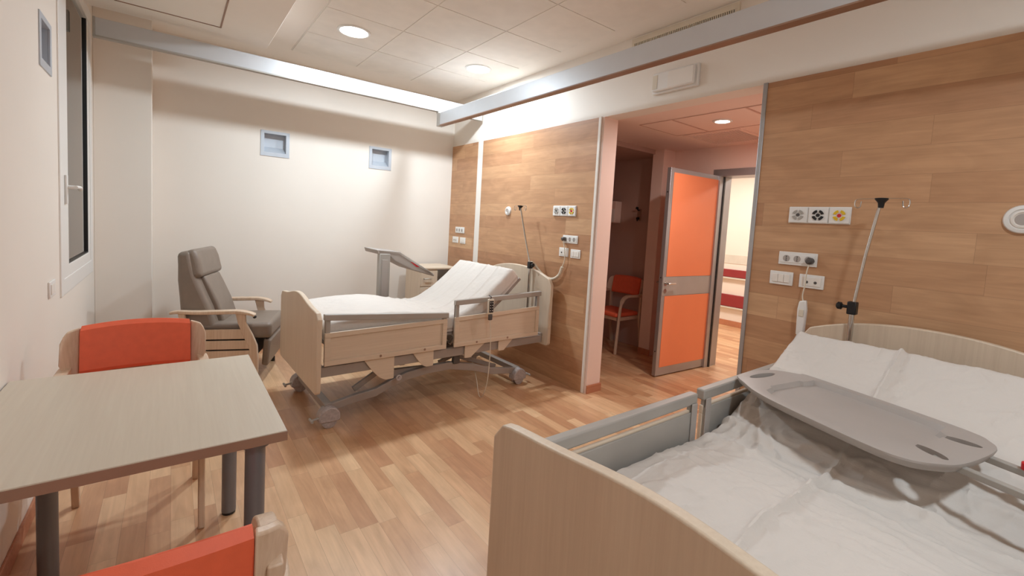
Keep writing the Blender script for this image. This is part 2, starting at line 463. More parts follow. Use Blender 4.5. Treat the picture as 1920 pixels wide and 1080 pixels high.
recess('square recessed light in the far white wall above the recliner', Matrix.Translation((.842, YB, 2.137)))
recess('square recessed light in the far white wall, right one near the oak panels', Matrix.Translation((1.947, YB, 2.137)))
recess('square recessed light high on the left wall beside the window', Matrix.Translation((XL, 3.29, 2.22)) @ Matrix.Rotation(R(90), 4, 'Z'))

# ---------------------------------------------------------------- hoist rails
t = thing('ceiling_track', 'fixed grey aluminium track crossing the room below the ceiling near the far wall', 'ceiling rail', (0, 4.56, 2.64), 0, 'grey overhead rails')
MB().box(XL+.062, XR-.02, 0, .045, .012, .137).build('rail_profile', M_rail, t, bevel=.002)
MB().box(XL+.062, XR-.02, -.004, .049, 0, .012).build('bottom_lip', M_grey, t, bevel=.001)
MB().box(XL+.048, XL+.062, -.004, .049, 0, .14).build('end_cap', M_grey, t, bevel=.002)
t = thing('ceiling_track', 'grey traverse rail running along the oak wall, below the fixed track', 'ceiling rail', (2.30, 4.56, 2.478), 0, 'grey overhead rails')
MB().box(0, .058, -5.6, -.07, .008, .138).build('rail_profile', M_rail, t, bevel=.002)
MB().box(-.002, .060, -5.6, -.07, 0, .008).build('bottom_lip', M_edge, t)
MB().box(-.003, .061, -.07, 0, -.001, .140).build('end_cap', M_grey, t, bevel=.003)
MB().box(.005, .053, -.02, .03, .140, .165).build('trolley', M_grey, t, bevel=.002)

# ---------------------------------------------------------------- downlights
def downlight(label, x, y, z, r, watt, col, lens, grp, spread=180):
    t = thing('downlight', label, 'ceiling light', (x, y, z), 0, grp)
    b = MB().lathe([(r+.022, -.001), (r+.022, -.006), (r+.004, -.010), (r, -.006), (r, -.001)])
    b.build('trim_ring', M_white, t)
    MB().lathe([(r-.001, -.001), (r-.001, -.0065)]).build('lens', lens, t)
    ld = bpy.data.lights.new('downlight_lamp', 'AREA'); ld.shape = 'DISK'; ld.size = 2*r*.95; ld.energy = watt; ld.color = col
    ld.spread = R(spread)
    lo = bpy.data.objects.new('lamp', ld); COL.objects.link(lo); lo.parent = t; lo.location = (0, 0, -.012)
    return t
downlight('round downlight in a ceiling tile, over the foot of the far bed', 1.20, 3.95, ZC-.008, .11, ROOM_W, WARM, M_lens, 'round room downlights')
downlight('round downlight in a ceiling tile by the traverse rail, near the oak wall', 2.42, 3.95, ZC-.008, .11, ROOM_W, WARM, M_lens, 'round room downlights')
downlight('added unseen fill light in the ceiling behind the view', 1.20, -.56, ZC-.008, .11, FILL_W, WARM, M_lens, 'round room downlights')  # fill lamp added behind the camera to lift the dark foreground
downlight('small round downlight in the entry ceiling before the orange door', 3.605, 2.01, 2.4075, .055, ENTRY_W, (1, .88, .84), M_lensE, None)
for yy, nm in ((1.2, 'nearest'), (3.4, 'middle'), (5.6, 'farthest')):
    t = thing('corridor_light', 'square ceiling light in the corridor, %s of the three' % nm, 'ceiling light', (6.1, yy, 2.62), 0, 'corridor lights')
    MB().box(-.3, .3, -.3, .3, -.02, 0).build('frame', M_white, t, bevel=.003)
    MB().box(-.27, .27, -.27, .27, -.024, -.02).build('diffuser', M_lensC, t)
    ld = bpy.data.lights.new('corridor_lamp', 'AREA'); ld.size = .5; ld.energy = CORR_W; ld.color = (1, .97, .90)
    lo = bpy.data.objects.new('lamp', ld); COL.objects.link(lo); lo.parent = t; lo.location = (0, 0, -.03)

# entry ceiling details
t = thing('access_panel', 'row of flush metal ceiling panels around the entry downlight', 'ceiling panel', (3.62, 1.7, 2.412))
for (a, b) in ((.62, .93), (.0, .6), (-.33, -.02)):
    MB().box(-.28, .28, a+.004, b-.004, -.004, 0).build('panel', M_pink, t, bevel=.001)
f = MB()
f.box(-.292, -.284, -.335, .935, -.006, 0); f.box(.284, .292, -.335, .935, -.006, 0)
for yy in (-.335, -.012, .607, .930): f.box(-.284, .284, yy-.003, yy+.004, -.006, 0)
f.build('frame', M_line, t, smooth=False)
t = thing('ceiling_grille', 'square air grille in the entry ceiling above the orange door', 'ceiling vent', (4.23, 2.31, 2.412))
f = MB()
for (a, b, c, d) in ((-.28, .28, .25, .28), (-.28, .28, -.28, -.25), (-.28, -.25, -.25, .25), (.25, .28, -.25, .25)): f.box(a, b, c, d, -.008, 0)
f.build('frame', M_pink, t, smooth=False)
MB().box(-.25, .25, -.25, .25, -.001, 0).build('backing', M_trayd, t, smooth=False)
f = MB()
for i in range(20): f.box(-.25, .25, -.246+i*.025, -.236+i*.025, -.006, -.001)
f.build('slats', M_pink, t, smooth=False)

# slot diffuser at the top of the right wall
t = thing('slot_diffuser', 'cream linear air slot high on the oak clad wall behind the traverse rail', 'wall vent', (WP, 2.0, 2.915))
f = MB(); f.box(-.014, 0, -.43, .43, .022, .060); f.box(-.014, 0, -.43, -.405, -.01, .022); f.box(-.014, 0, .405, .43, -.01, .022); f.box(-.014, 0, -.43, .43, -.022, -.010)
f.build('frame', M_cream, t, bevel=.001)
MB().box(-.003, 0, -.405, .405, -.01, .022).build('dark_slot', M_black, t, smooth=False)
f = MB()
for i in range(54): f.box(-.012, -.002, -.404+i*.015, -.397+i*.015, -.01, .022)
f.build('fins', M_cream, t, smooth=False)

# emergency light
t = thing('emergency_light', 'white rectangular emergency light on the wall above the entry opening', 'emergency light', (WP, 2.003, 2.572))
MB().box(-.030, 0, -.186, .186, -.078, .078).build('base', M_white, t, bevel=.006)
MB().box(-.058, -.030, -.172, .172, -.066, .066).build('cover', M_white, t, bevel=.012, seg=3)
MB().box(-.060, -.057, -.165, .035, -.056, .056).build('diffuser', M_trim, t, bevel=.001)
MB().box(-.061, -.057, .125, .165, -.05, .05).build('end_strip', M_cream, t, bevel=.001)

# ---------------------------------------------------------------- wall plates
def disc(name, mat, parent, y, z, r, x0, x1, seg=24, axis='x'):
    return MB().lathe([(r, x0), (r, x1)], (0, y, z), 'x', seg).build(name, mat, parent, smooth=True)
def plate(name, label, cat, y0, y1, z0, z1, grp=None, x=XR):
    t = thing(name, label, cat, (x, (y0+y1)/2, (z0+z1)/2), 0, grp)
    hw, hh = abs(y1-y0)/2, abs(z1-z0)/2
    MB().box(-.009, 0, -hw, hw, -hh, hh).build('plate', M_white, t, bevel=.003)
    return t, hw, hh
def gas(label, y0, y1, z0, z1):
    t, hw, hh = plate('medical_gas_outlet', label, 'gas outlet', y0, y1, z0, z1, 'medical gas outlets')
    for k, m_ in enumerate((M_grey, M_black, M_yellow)):
        yc = hw - (2*k+1)*hw/3            # grey is furthest from the camera side
        MB().box(-.016, -.009, yc-hw/3+.003, yc+hw/3-.003, -hh+.004, hh-.004).build('module', M_white, t, bevel=.002)
        r = .030
        for q in range(4):
            a0 = q*math.pi/2+.25; pts = [(yc+math.cos(a0+s_*.27)*r, math.sin(a0+s_*.27)*r) for s_ in range(5)] + [(yc+math.cos(a0+s_*.27)*r*.55, math.sin(a0+s_*.27)*r*.55) for s_ in range(4, -1, -1)]
            MB().prism(pts, 'x', -.021, -.016).build('collar', m_, t, smooth=False)
        disc('probe_port', M_redk if m_ is M_yellow else (M_dgrey if m_ is M_grey else M_black), t, yc, 0, r*.33, -.020, -.016, 16)
    return t
def socket_plate(label, y0, y1, z0, z1, n, plug=None):
    t, hw, hh = plate('power_socket', label, 'socket', y0, y1, z0, z1, 'power sockets')
    MB().box(-.012, -.009, -hw+.012, hw-.012, -hh+.014, hh-.014).build('insert', M_white, t, bevel=.001)
    for k in range(n):
        yc = (hw-.015) - (2*k+1)*(hw-.015)/n
        f = MB()
        for dz in (-.011, 0, .011): f.lathe([(.0035, -.0135), (.0035, -.012)], (0, yc, dz), 'x', 10)
        f.build('pin_holes', M_black, t)
        f = MB().lathe([(.019, -.0132), (.019, -.012)], (0, yc, 0), 'x', 20)
        f.build('socket_ring', M_tray, t)
    if plug is not None:
        yc = (hw-.015) - (2*plug+1)*(hw-.015)/n
    return t
def switch_plate(label, y0, y1, z0, z1, n=3):
    t, hw, hh = plate('light_switch', label, 'switch', y0, y1, z0, z1, 'switch plates')
    for k in range(n):
        a = -hw+.016+k*(2*hw-.032)/n
        MB().box(-.014, -.009, a+.001, a+(2*hw-.032)/n-.001, -hh+.016, hh-.016).build('rocker', M_trim, t, bevel=.0015)
    return t
def data_plate(label, y0, y1, z0, z1):
    t, hw, hh = plate('data_socket', label, 'socket', y0, y1, z0, z1, 'data sockets')
    MB().box(-.012, -.009, -hw+.014, hw-.014, -hh+.014, hh-.014).build('insert', M_trim, t, bevel=.001)
    for yc in (-.022, .022):
        disc('port', M_dgrey, t, yc, -.004, .008, -.0135, -.012, 14)
    return t
gas('three medical gas outlets, grey black and yellow, on the oak wall above the near bed', .845, 1.153, 1.562, 1.657)
gas('three small medical gas outlets on the oak wall by the far bed', 2.925, 3.232, 1.560, 1.657)
socket_plate('triple power socket with a grey plug, above the near bed', .982, 1.186, 1.315, 1.392, 3)
socket_plate('triple power socket with the bed cable plugged in, by the far bed', 2.882, 3.076, 1.313, 1.386, 3)
socket_plate('triple power socket on the narrow oak panel in the far corner', 4.872, 5.088, 1.306, 1.383, 3)
switch_plate('three-rocker switch plate, left of the pair above the near bed', 1.098, 1.226, 1.192, 1.272)
switch_plate('switch plate beside the white trim by the far bed', 2.838, 2.962, 1.182, 1.262)
switch_plate('switch plate on the narrow oak panel in the far corner', 4.836, 4.962, 1.176, 1.254)
data_plate('two-port socket plate, right of the pair above the near bed', .938, 1.064, 1.192, 1.270)
data_plate('two-port socket plate beneath the power socket by the far bed', 2.994, 3.116, 1.186, 1.268)
data_plate('two-port socket plate on the narrow oak panel in the far corner', 5.010, 5.150, 1.178, 1.256)
def round_lamp(label, y, z, r):
    t = thing('round_wall_unit', label, 'wall speaker', (XR, y, z), 0, 'round wall units')
    MB().lathe([(r, 0), (r, -.008), (r*.93, -.016), (r*.72, -.020), (r*.66, -.014)], (0,0,0), 'x', 40).build('bezel', M_white, t)
    MB().lathe([(r*.60, -.013), (r*.60, -.019), (r*.5, -.021), (r*.44, -.016)], (0,0,0), 'x', 36).build('inner_ring', M_trim, t)
    MB().lathe([(r*.42, -.013), (r*.40, -.0175), (.004, -.019)], (0,0,0), 'x', 30).build('centre', M_tray, t)
round_lamp('round white wall unit at the right edge of the photo', .225, 1.607, .062)
round_lamp('small round white wall unit beside the drip pole of the far bed', 3.965, 1.597, .048)
t = thing('light_switch', 'white switch plate on the left wall below the window corner', 'switch', (XL, 3.345, .985), 0, 'switch plates')
MB().box(0, .009, -.07, .07, -.042, .042).build('plate', M_white, t, bevel=.003)
for k in range(3): MB().box(.009, .013, -.052+k*.035, -.019+k*.035, -.026, .026).build('rocker', M_trim, t, bevel=.001)

# ---------------------------------------------------------------- entry door
dr = struct(MB().box(0, .895, -.022, .022, 0, 2.09), 'door_1', M_alu, bevel=.002)
ang = math.atan2(2.655-2.600, 3.870-4.765)
dr.location = (4.765, 2.605, .012); dr.rotation_euler = (0, 0, ang)
# local: x from the hinge to the free edge; the photo looks at the local +y face
for s_ in (-1, 1):
    y0, y1 = (.022, .0245) if s_ > 0 else (-.0245, -.022)
    MB().box(.035, .845, y0, y1, 1.012, 2.045).build('orange_panel', M_dorange, dr, smooth=False)
    MB().box(.035, .845, y0, y1, .085, .815).build('orange_panel', M_dorange, dr, smooth=False)
    MB().box(.004, .890, min(.022*s_, .026*s_), max(.022*s_, .026*s_), .822, 1.004).build('push_plate', M_grey, dr, smooth=False)
    hp = MB(); hp.lathe([(.024, 0), (.024, .006*s_)], (.855, .026*s_, .945), 'y', 20)
    hp.tube([(.855, .026*s_, .945), (.855, .070*s_, .945)], .009)
    hp.tube([(.862, .068*s_, .945), (.80, .070*s_, .945), (.745, .064*s_, .944)], .009)
    hp.build('door_handle', M_chrome, dr)
    MB().lathe([(.022, 0), (.022, .006*s_)], (.855, .026*s_, .868), 'y', 20).build('lock_rose', M_chrome, dr)
hb = MB()
for z in (.25, 1.0, 1.85): hb.lathe([(.006, .8945), (.006, .899)], (0, 0, z), 'x', 10)
hb.build('edge_bolts', M_black, dr)
fr = struct(holes_wall('x', AX1-.015, AX1+.225, DY0-.05, DY1+.05, 0, DZ+.055, [(DY0+.025, DY1-.03, -.01, DZ-.02)]), 'trim_door_frame', M_alu, smooth=False)
MB().box(AX1+.06, AX1+.085, DY1-.040, DY1-.029, 0, DZ-.02).build('seal', M_black, fr)

# niche: dispenser, hooks
t = thing('wall_cabinet', 'small pale wall box in the dim niche above the waiting chair', 'wall box', (AX1, 3.99, 1.68))
MB().box(-.12, 0, -.10, .10, -.13, .15).build('body', M_pink, t, bevel=.008)
MB().box(-.126, -.12, -.09, .09, -.12, .05).build('front_cover', M_trim, t, bevel=.003)
t = thing('wall_hook', 'dark double coat hook on the niche wall beside the door', 'coat hook', (AX1, 3.60, 1.66))
MB().box(-.006, 0, -.03, .03, -.07, .075).build('backplate', M_edge, t, bevel=.003)
h_ = MB(); h_.tube([(0, 0, .06), (-.04, 0, .065), (-.055, 0, .085)], .008); h_.lathe([(.016, -.065), (.016, -.045)], (0, 0, .085), 'x', 14)
h_.build('upper_peg', M_black, t)
h_ = MB(); h_.tube(smooth_curve([(0, 0, -.02), (-.05, -.01, -.07), (-.07, -.03, -.05)], 4), .008); h_.lathe([(.018, -.078), (.018, -.056)], (0, -.03, -.045), 'x', 14)
h_.build('lower_peg', M_black, t)

# ================================================================ FURNITURE
def arc(cx, cy, r, a0, a1, n=5):
    return [(cx+r*math.cos(R(a0+(a1-a0)*i/n)), cy+r*math.sin(R(a0+(a1-a0)*i/n))) for i in range(n+1)]
def interp(P, x):
    if x <= P[0][0]: return P[0][1]
    for (a, b), (c, d) in zip(P, P[1:]):
        if x <= c: return b+(d-b)*(x-a)/(c-a)
    return P[-1][1]

# ---------------------------------------------------------------- beds
def body_rows(prof, W, thick, rad, drop, ny, grow=0.0, wr=None, end_r=.05, step=.018):
    """swept rounded cross-section along a profile [(x,z)]; returns rows of points for a grid"""
    P = smooth_curve([(x, 0, z) for x, z in prof], 10)
    # resample evenly
    L = [0]
    for a, b in zip(P, P[1:]): L.append(L[-1]+(b-a).length)
    N = max(30, int(L[-1]/step))
    def at(s):
        s = min(max(s, 0), L[-1])
        for i in range(len(L)-1):
            if s <= L[i+1] or i == len(L)-2:
                t = (s-L[i])/(L[i+1]-L[i]); return P[i].lerp(P[i+1], t), (P[i+1]-P[i]).normalized()
    rows = []
    ss = [L[-1]*i/N for i in range(N+1)]
    hw = W/2+grow
    ks = [(-1, a) for a in (0, 22, 45, 68, 90)]
    for idx, s in enumerate(ss):
        p, t = at(s); nrm = Vector((-t.z, 0, t.x))
        # rounding at both ends
        e = min(s, L[-1]-s); inset = 0
        if e < end_r: inset = end_r - math.sqrt(max(0, end_r**2-(end_r-e)**2))
        sec = []
        # side down from bottom to top on -y, across, and down +y
        dn = drop
        for d in (dn, dn*.75, dn*.5, dn*.25): sec.append((-hw, -rad-d+0))
        for a in (0, 30, 60, 90): sec.append((-hw+rad-rad*math.cos(R(a)), -rad+rad*math.sin(R(a))))
        for j in range(1, ny): sec.append((-hw+rad+(2*hw-2*rad)*j/ny, 0))
        for a in (90, 60, 30, 0): sec.append((hw-rad+rad*math.cos(R(a)), -rad+rad*math.sin(R(a))))
        for d in (dn*.25, dn*.5, dn*.75, dn): sec.append((hw, -rad-d))
        row = []
        for (y, h) in sec:
            top = 1 if h > -.001 else 0
            hh = min(h, -inset) + grow
            q = p + nrm*hh; q.y = y
            if inset > 0: q.y = y*(1-inset/hw*.6)
            if wr:
                dz = wr(q.x, y, s, L[-1], h)
                if abs(y) >= hw-.002 and h < -rad: q.y += math.copysign(dz, y)*.8
                else: q += nrm*dz
            row.append(q)
        rows.append(row)
    # vertical end sheets
    for end, idx in ((0, 0), (1, -1)):
        base = rows[idx]; p, t = at(0 if end == 0 else L[-1]); nrm = Vector((-t.z, 0, t.x))
        extra = []
        for k in (1, 2, 3, 4):
            extra.append([q.copy() + nrm*(-(thick*k/4))*(1 if abs(q.y) < hw*2 else 0) for q in base])
        # keep lowest depth constant
        low = base[0]
        for k, r_ in enumerate(extra):
            for j, q in enumerate(r_):
                lim = (low.z if end == 0 else None)
                d_b = (base[j]-low).dot(nrm)
                d_now = (q-low).dot(nrm)
                if d_now < 0:
                    q += nrm*(-d_now)
        if end == 0: rows = extra[::-1] + rows
        else: rows = rows + extra
    return rows
def nz(x, y, z, f): return noise.noise(Vector((x*f, y*f, z*f)))

def build_bed(label, loc, rz, P):
    t = thing('hospital_bed', label, 'hospital bed', loc, rz, 'hospital beds')
    L, HW = P['L'], .52
    # foot and head boards (local: x along the bed from the foot, y across)
    def board(name, x0, x1, top, bot, hw, bulge=0):
        pts = [(-hw+.03, bot)] + [(hw-.03, bot)] + arc(hw-.03, bot+.03, .03, -90, 0, 4)[1:]
        n = 28
        for i in range(n+1):
            y = hw - 2*hw*i/n; pts.append((y, top(y/hw)))
        pts += arc(-hw+.03, bot+.03, .03, 180, 270, 4)[:-1]
        o = MB().prism(pts, 'x', x0, x1).build(name, M_lam, t, bevel=.006, seg=3)
        return o
    ft = P['foot_top']
    def foot(u):
        a = abs(u)
        c = 1-max(0, (a-.93)/.07)**2*1.0 if a > .93 else 1
        edge = -.05*(1-math.sqrt(max(0, 1-((a-.9)/.1)**2))) if a > .9 else 0
        return ft + P['foot_wave']*(math.cos(a*math.pi*1.0*1.35+math.pi)*.5) + edge - (.02 if a > .93 else .02*(a/.93)**6)
    board('footboard', 0, .032, foot, P['foot_bot'], HW)
    ht = P['head_top']
    def head(u):
        a = abs(u); return ht - .105*a**2.2 - (.04*(1-math.sqrt(max(0, 1-((a-.94)/.06)**2))) if a > .94 else 0)
    board('headboard', L-.036, L, head, P['head_bot'], HW)
    MB().box(L, L+.02, -.03, .03, .70, .78).build('wall_bumper', M_dgrey, t, bevel=.004)
    # frame
    f = MB()
    for s in (-1, 1):
        f.box(.05, L-.05, s*.43-.018, s*.43+.018, .375, .445)
    f.box(.032, .06, -.44, .44, .375, .46); f.box(L-.07, L-.036, -.44, .44, .375, .46)
    f.box(.62, .66, -.42, .42, .36, .42); f.box(1.30, 1.34, -.42, .42, .36, .42)
    f.build('bed_frame', M_greyb, t, bevel=.004)
    # mattress deck following the profile
    D = smooth_curve([(x, 0, z) for x, z in P['prof']], 4)
    d = MB(); up = []; lo = []
    for i, p in enumerate(D):
        tt = (D[min(i+1, len(D)-1)]-D[max(i-1, 0)]).normalized(); n_ = Vector((-tt.z, 0, tt.x))
        up.append(p-n_*(P['thick']+.004)); lo.append(p-n_*(P['thick']+.026))
    rows = []
    for i in range(len(D)):
        rows.append([Vector((up[i].x, -.425, up[i].z)), Vector((up[i].x, .425, up[i].z)), Vector((lo[i].x, .425, lo[i].z)), Vector((lo[i].x, -.425, lo[i].z)), Vector((up[i].x, -.425, up[i].z))])
    V = d.grid(rows); d.bm.faces.new(V[0][:4]); d.bm.faces.new(V[-1][:4][::-1])
    bmesh.ops.remove_doubles(d.bm, verts=d.bm.verts, dist=1e-5)
    d.build('mattress_deck', M_greyb, t)
    # mattress
    b = MB(); rows = body_rows(P['prof'], .86, P['thick'], .035, P['thick']-.035-.002, 12)
    V = b.grid(rows)
    ring_bottom = [[r[0], r[-1]] for r in V]
    for i in range(len(V)-1): b.bm.faces.new((V[i][0], V[i+1][0], V[i+1][-1], V[i][-1]))
    b.build('mattress', M_matt, t)
    # lifting struts from frame to deck
    st = MB(); xs = P['prof'][-1][0]-.25; zs = interp(P['prof'], xs)-P['thick']-.03
    for s in (-1, 1): st.tube([(xs-.25, s*.25, .42), (xs, s*.25, zs)], .014)
    st.tube([(P['knee']-.02, 0, .42), (P['knee'], 0, interp(P['prof'], P['knee'])-P['thick']-.03)], .018)
    st.build('lift_rods', M_steel, t)
    # side rails
    for side in P['rails']:
        for (x0, x1, ba, bb, pa, pb, lobes) in P['rail_spec']:
            rt = MB()
            yo = side*.482                # outer face plane
            def Y(a): return yo + side*a
            def bx(mb, xa, xb, ya, yb, za, zb): mb.box(xa, xb, min(Y(ya), Y(yb)), max(Y(ya), Y(yb)), za, zb)
            zb0 = P['panel_bot']
            # panel as prism with sloped top (outer wood skin), frame proud of it
            def quad(mb, pts, ya, yb): mb.prism(pts, 'y', min(Y(ya), Y(yb)), max(Y(ya), Y(yb)))
            pz = lambda x: pa+(pb-pa)*(x-x0)/(x1-x0)
            quad(rt, [(x0+.035, zb0+.03), (x1-.035, zb0+.03), (x1-.035, pz(x1-.035)-.03), (x0+.035, pz(x0+.035)-.03)], -.012, -.019)
            o = rt.build('side_rail', M_lamx, t, smooth=False)
            fr_ = MB()
            quad(fr_, [(x0, zb0), (x1, zb0), (x1, zb0+.035), (x0, zb0+.035)], 0, -.016)
            quad(fr_, [(x0, pz(x0)-.034), (x1, pz(x1)-.034), (x1, pz(x1)), (x0, pz(x0))], 0, -.016)
            quad(fr_, [(x0, zb0+.035), (x0+.038, zb0+.035), (x0+.038, pz(x0+.038)-.034), (x0, pz(x0)-.034)], 0, -.016)
            quad(fr_, [(x1-.038, zb0+.035), (x1, zb0+.035), (x1, pz(x1)-.034), (x1-.038, pz(x1-.038)-.034)], 0, -.016)
            fr_.build('panel_frame', M_lamx, o, bevel=.003)
            inn = MB()
            quad(inn, [(x0+.004, zb0+.004), (x1-.004, zb0+.004), (x1-.004, pz(x1)-.006), (x0+.004, pz(x0)-.006)], -.0165, -.024)
            inn.build('inner_panel', M_grey, o, bevel=.002)
            bar = MB(); bz = lambda x: ba+(bb-ba)*(x-x0)/(x1-x0)
            quad(bar, [(x0-.008, bz(x0)-.042), (x1+.006, bz(x1)-.042), (x1+.006, bz(x1)), (x0-.008, bz(x0))], .012, -.024)
            bar.build('grab_bar', M_grey, o, bevel=.006, seg=3)
            for (xa) in (x0+.006, x1-.034):
                ps = MB(); bx(ps, xa, xa+.028, -.002, -.020, pz(xa)-.02, bz(xa+.014)-.03)
                ps.build('post', M_grey, o, bevel=.003)
                ps = MB(); bx(ps, xa-.004, xa+.032, -.024, -.031, zb0+.02, bz(xa+.014)-.035)
                ps.build('inner_post', M_tray, o, bevel=.003)
            for (la, lb, lz, d_) in lobes:
                pts = [(la, zb0+.012), (lb, zb0+.012)]
                n = 7; hyp = []
                for k in range(n+1):
                    q = k/n
                    if d_ > 0: hyp.append((lb-.03-(lb-.03-la)*math.sin(q*math.pi/2)**1.0 if 0 else lb-.06-(lb-.06-la)*q, lz+(zb0-lz)*(q**1.5)))
                    else: hyp.append((la+.06+(lb-la-.06)*(1-q), lz+(zb0-lz)*((1-q)**1.0)))
                if d_ > 0: pts = [(lb, zb0+.012), (lb, lz+.004), (lb-.01, lz)] + hyp
                else: pts = hyp[0:] + [(la+.01, lz), (la, lz+.004), (la, zb0+.012)]
                lo_ = MB(); quad(lo_, pts, -.018, -.030)
                lo_.build('pivot_cover', M_lamx, o, bevel=.002)
                bo = MB(); bo.lathe([(.009, -.002), (.009, .004)], ((la+lb)/2, Y(-.0), zb0+.02), 'y', 12)
                bo.build('pivot_cap', M_edge, o)
    # base chassis
    for s in (-1, 1):
        bar = MB()
        path = [(.12, .125), (.30, .155), (.46, .17), (.58, .215), (.70, .25), (.88, .27), (1.08, .272), (1.32, .22), (1.52, .155), (1.80, .12)]
        pts = [(x, z+.024+.012*math.sin(min(1, x/1.8)*math.pi)) for x, z in path] + [(x, z-.026) for x, z in path[::-1]]
        bar.prism(pts, 'y', s*.36-.02, s*.36+.02)
        bar.build('chassis_bar', M_greyb, t, bevel=.004)
    MB().box(.10, .15, -.38, .38, .11, .16).build('cross_bar', M_greyb, t, bevel=.004)
    MB().box(1.78, 1.83, -.38, .38, .10, .15).build('cross_bar', M_greyb, t, bevel=.004)
    for s in (-1, 1):
        la = MB(); 
        def barxz(mb, x0, z0, x1, z1, w_, ya, yb):
            dx, dz = x1-x0, z1-z0; l_ = math.hypot(dx, dz); nx, nz_ = -dz/l_*w_, dx/l_*w_
            mb.prism([(x0+nx, z0+nz_), (x1+nx, z1+nz_), (x1-nx, z1-nz_), (x0-nx, z0-nz_)], 'y', ya, yb)
        barxz(la, .32, .20, .66, .395, .020, s*.30-.012, s*.30+.012)
        barxz(la, .60, .285, 1.02, .265, .028, s*.33-.018, s*.33+.018)
        barxz(la, 1.08, .36, 1.62, .16, .018, s*.27-.012, s*.27+.012)
        barxz(la, 1.40, .385, 1.05, .27, .016, s*.24-.012, s*.24+.012)
        la.build('lift_arm', M_dgrey if 0 else M_greyb, t, bevel=.003)
        pv = MB(); pv.lathe([(.022, 0), (.022, s*.012), (.016, s*.014), (.010, s*.010)], (.592, s*.462, .290), 'y', 20)
        pv.lathe([(.007, 0), (.007, s*.016)], (.592, s*.462, .290), 'y', 14)
        pv.build('pivot_knob', M_wrap, t)
    mo = MB(); mo.box(.50, .98, -.06, .06, .30, .36); mo.box(1.18, 1.50, .02, .12, .27, .34)
    mo.build('actuator', M_dgrey, t, bevel=.01)
    jb = MB(); jb.box(1.10, 1.16, -.40, -.36, .29, .43); jb.build('junction_box', M_dgrey, t, bevel=.006)
    # castors
    for cx in (.125, 1.80):
        for s in (-1, 1):
            y = s*.385
            c = MB()
            c.tube([(cx, y, .105), (cx, y, .150)], .022, 16)
            c.prism(arc(cx, .078, .070, 0, 180, 10)+[(cx-.070, .05), (cx-.05, .045), (cx+.05, .045), (cx+.070, .05)], 'y', y-.042, y+.042)
            co = c.build('castor', M_wrap if P['wrapped'] else M_grey, t, bevel=.008)
            wv = MB()
            for ys in (-.034, .014): wv.lathe([(.038, 0), (.05, .004), (.05, .016), (.038, .02)], (cx, y+ys, .05), 'y', 24)
            wv.build('wheel', M_wrap if P['wrapped'] else M_dgrey, co)
            pe = MB(); sx = -1 if cx < 1 else 1
            pe.tube([(cx+sx*.05, y-.02, .085), (cx+sx*.115, y-.02, .075)], .008, 8)
            pe.tube([(cx+sx*.115, y-.045, .073), (cx+sx*.115, y+.02, .073)], .009, 8)
            pe.build('brake_pedal', M_grey, co)
    return t

def sheet(label, loc, rz, P, wr, grp='white bed sheets'):
    b = MB()
    rows = body_rows(P['prof'], .86, P['thick']-.03, .035, P['thick']-.055, 120, .006, wr, .05, .0075)
    b.grid(rows)
    o = b.build('bed_sheet', M_sheet)
    o.location = loc; o.rotation_euler = (0, 0, rz)
    for p in o.data.polygons: p.use_smooth = True
    so = o.modifiers.new('s', 'SOLIDIFY'); so.thickness = .002; so.offset = 1
    return tag(o, label, 'bed sheet', grp)

FAR = dict(L=2.06, foot_top=.860, foot_wave=-.05, foot_bot=.285, head_top=1.062, head_bot=.352, thick=.125, knee=.55,
    prof=[(.065,.735), (.25,.752), (.50,.768), (.70,.755), (.90,.712), (1.02,.700), (1.14,.715), (1.30,.80), (1.48,.94), (1.64,1.083)],
    rails=[-1], panel_bot=.458, wrapped=True,
    rail_spec=[(.060, .975, .808, .745, .680, .696, [(.33,.555,.29,1), (.70,.875,.335,1)]),
               (1.045, 1.935, .838, .866, .700, .728, [(1.16,1.36,.35,-1), (1.50,1.66,.365,-1)])])
NEAR = dict(L=2.085, foot_top=.957, foot_wave=-.028, foot_bot=.33, head_top=1.085, head_bot=.352, thick=.13, knee=.5,
    prof=[(.065,.672), (.30,.688), (.55,.700), (.80,.692), (.98,.684), (1.06,.695), (1.18,.745), (1.45,.862), (1.62,.945), (1.775,1.025)],
    rails=[-1, 1], panel_bot=.50, wrapped=False,
    rail_spec=[(.075, .925, .845, .845, .782, .782, [(.33,.555,.33,1), (.70,.875,.37,1)]),
               (.985, 1.875, .848, .852, .782, .785, [(1.16,1.36,.38,-1), (1.50,1.66,.40,-1)])])
FAR_LOC, FAR_RZ = (.722, 3.512, 0), R(1.6)
NEAR_LOC, NEAR_RZ = (.705, .455, 0), 0
far = build_bed('white-sheeted adjustable hospital bed at the far end, whole side with rails in view', FAR_LOC, FAR_RZ, FAR)
near = build_bed('adjustable hospital bed in the right foreground with a grey tray across it', NEAR_LOC, NEAR_RZ, NEAR)

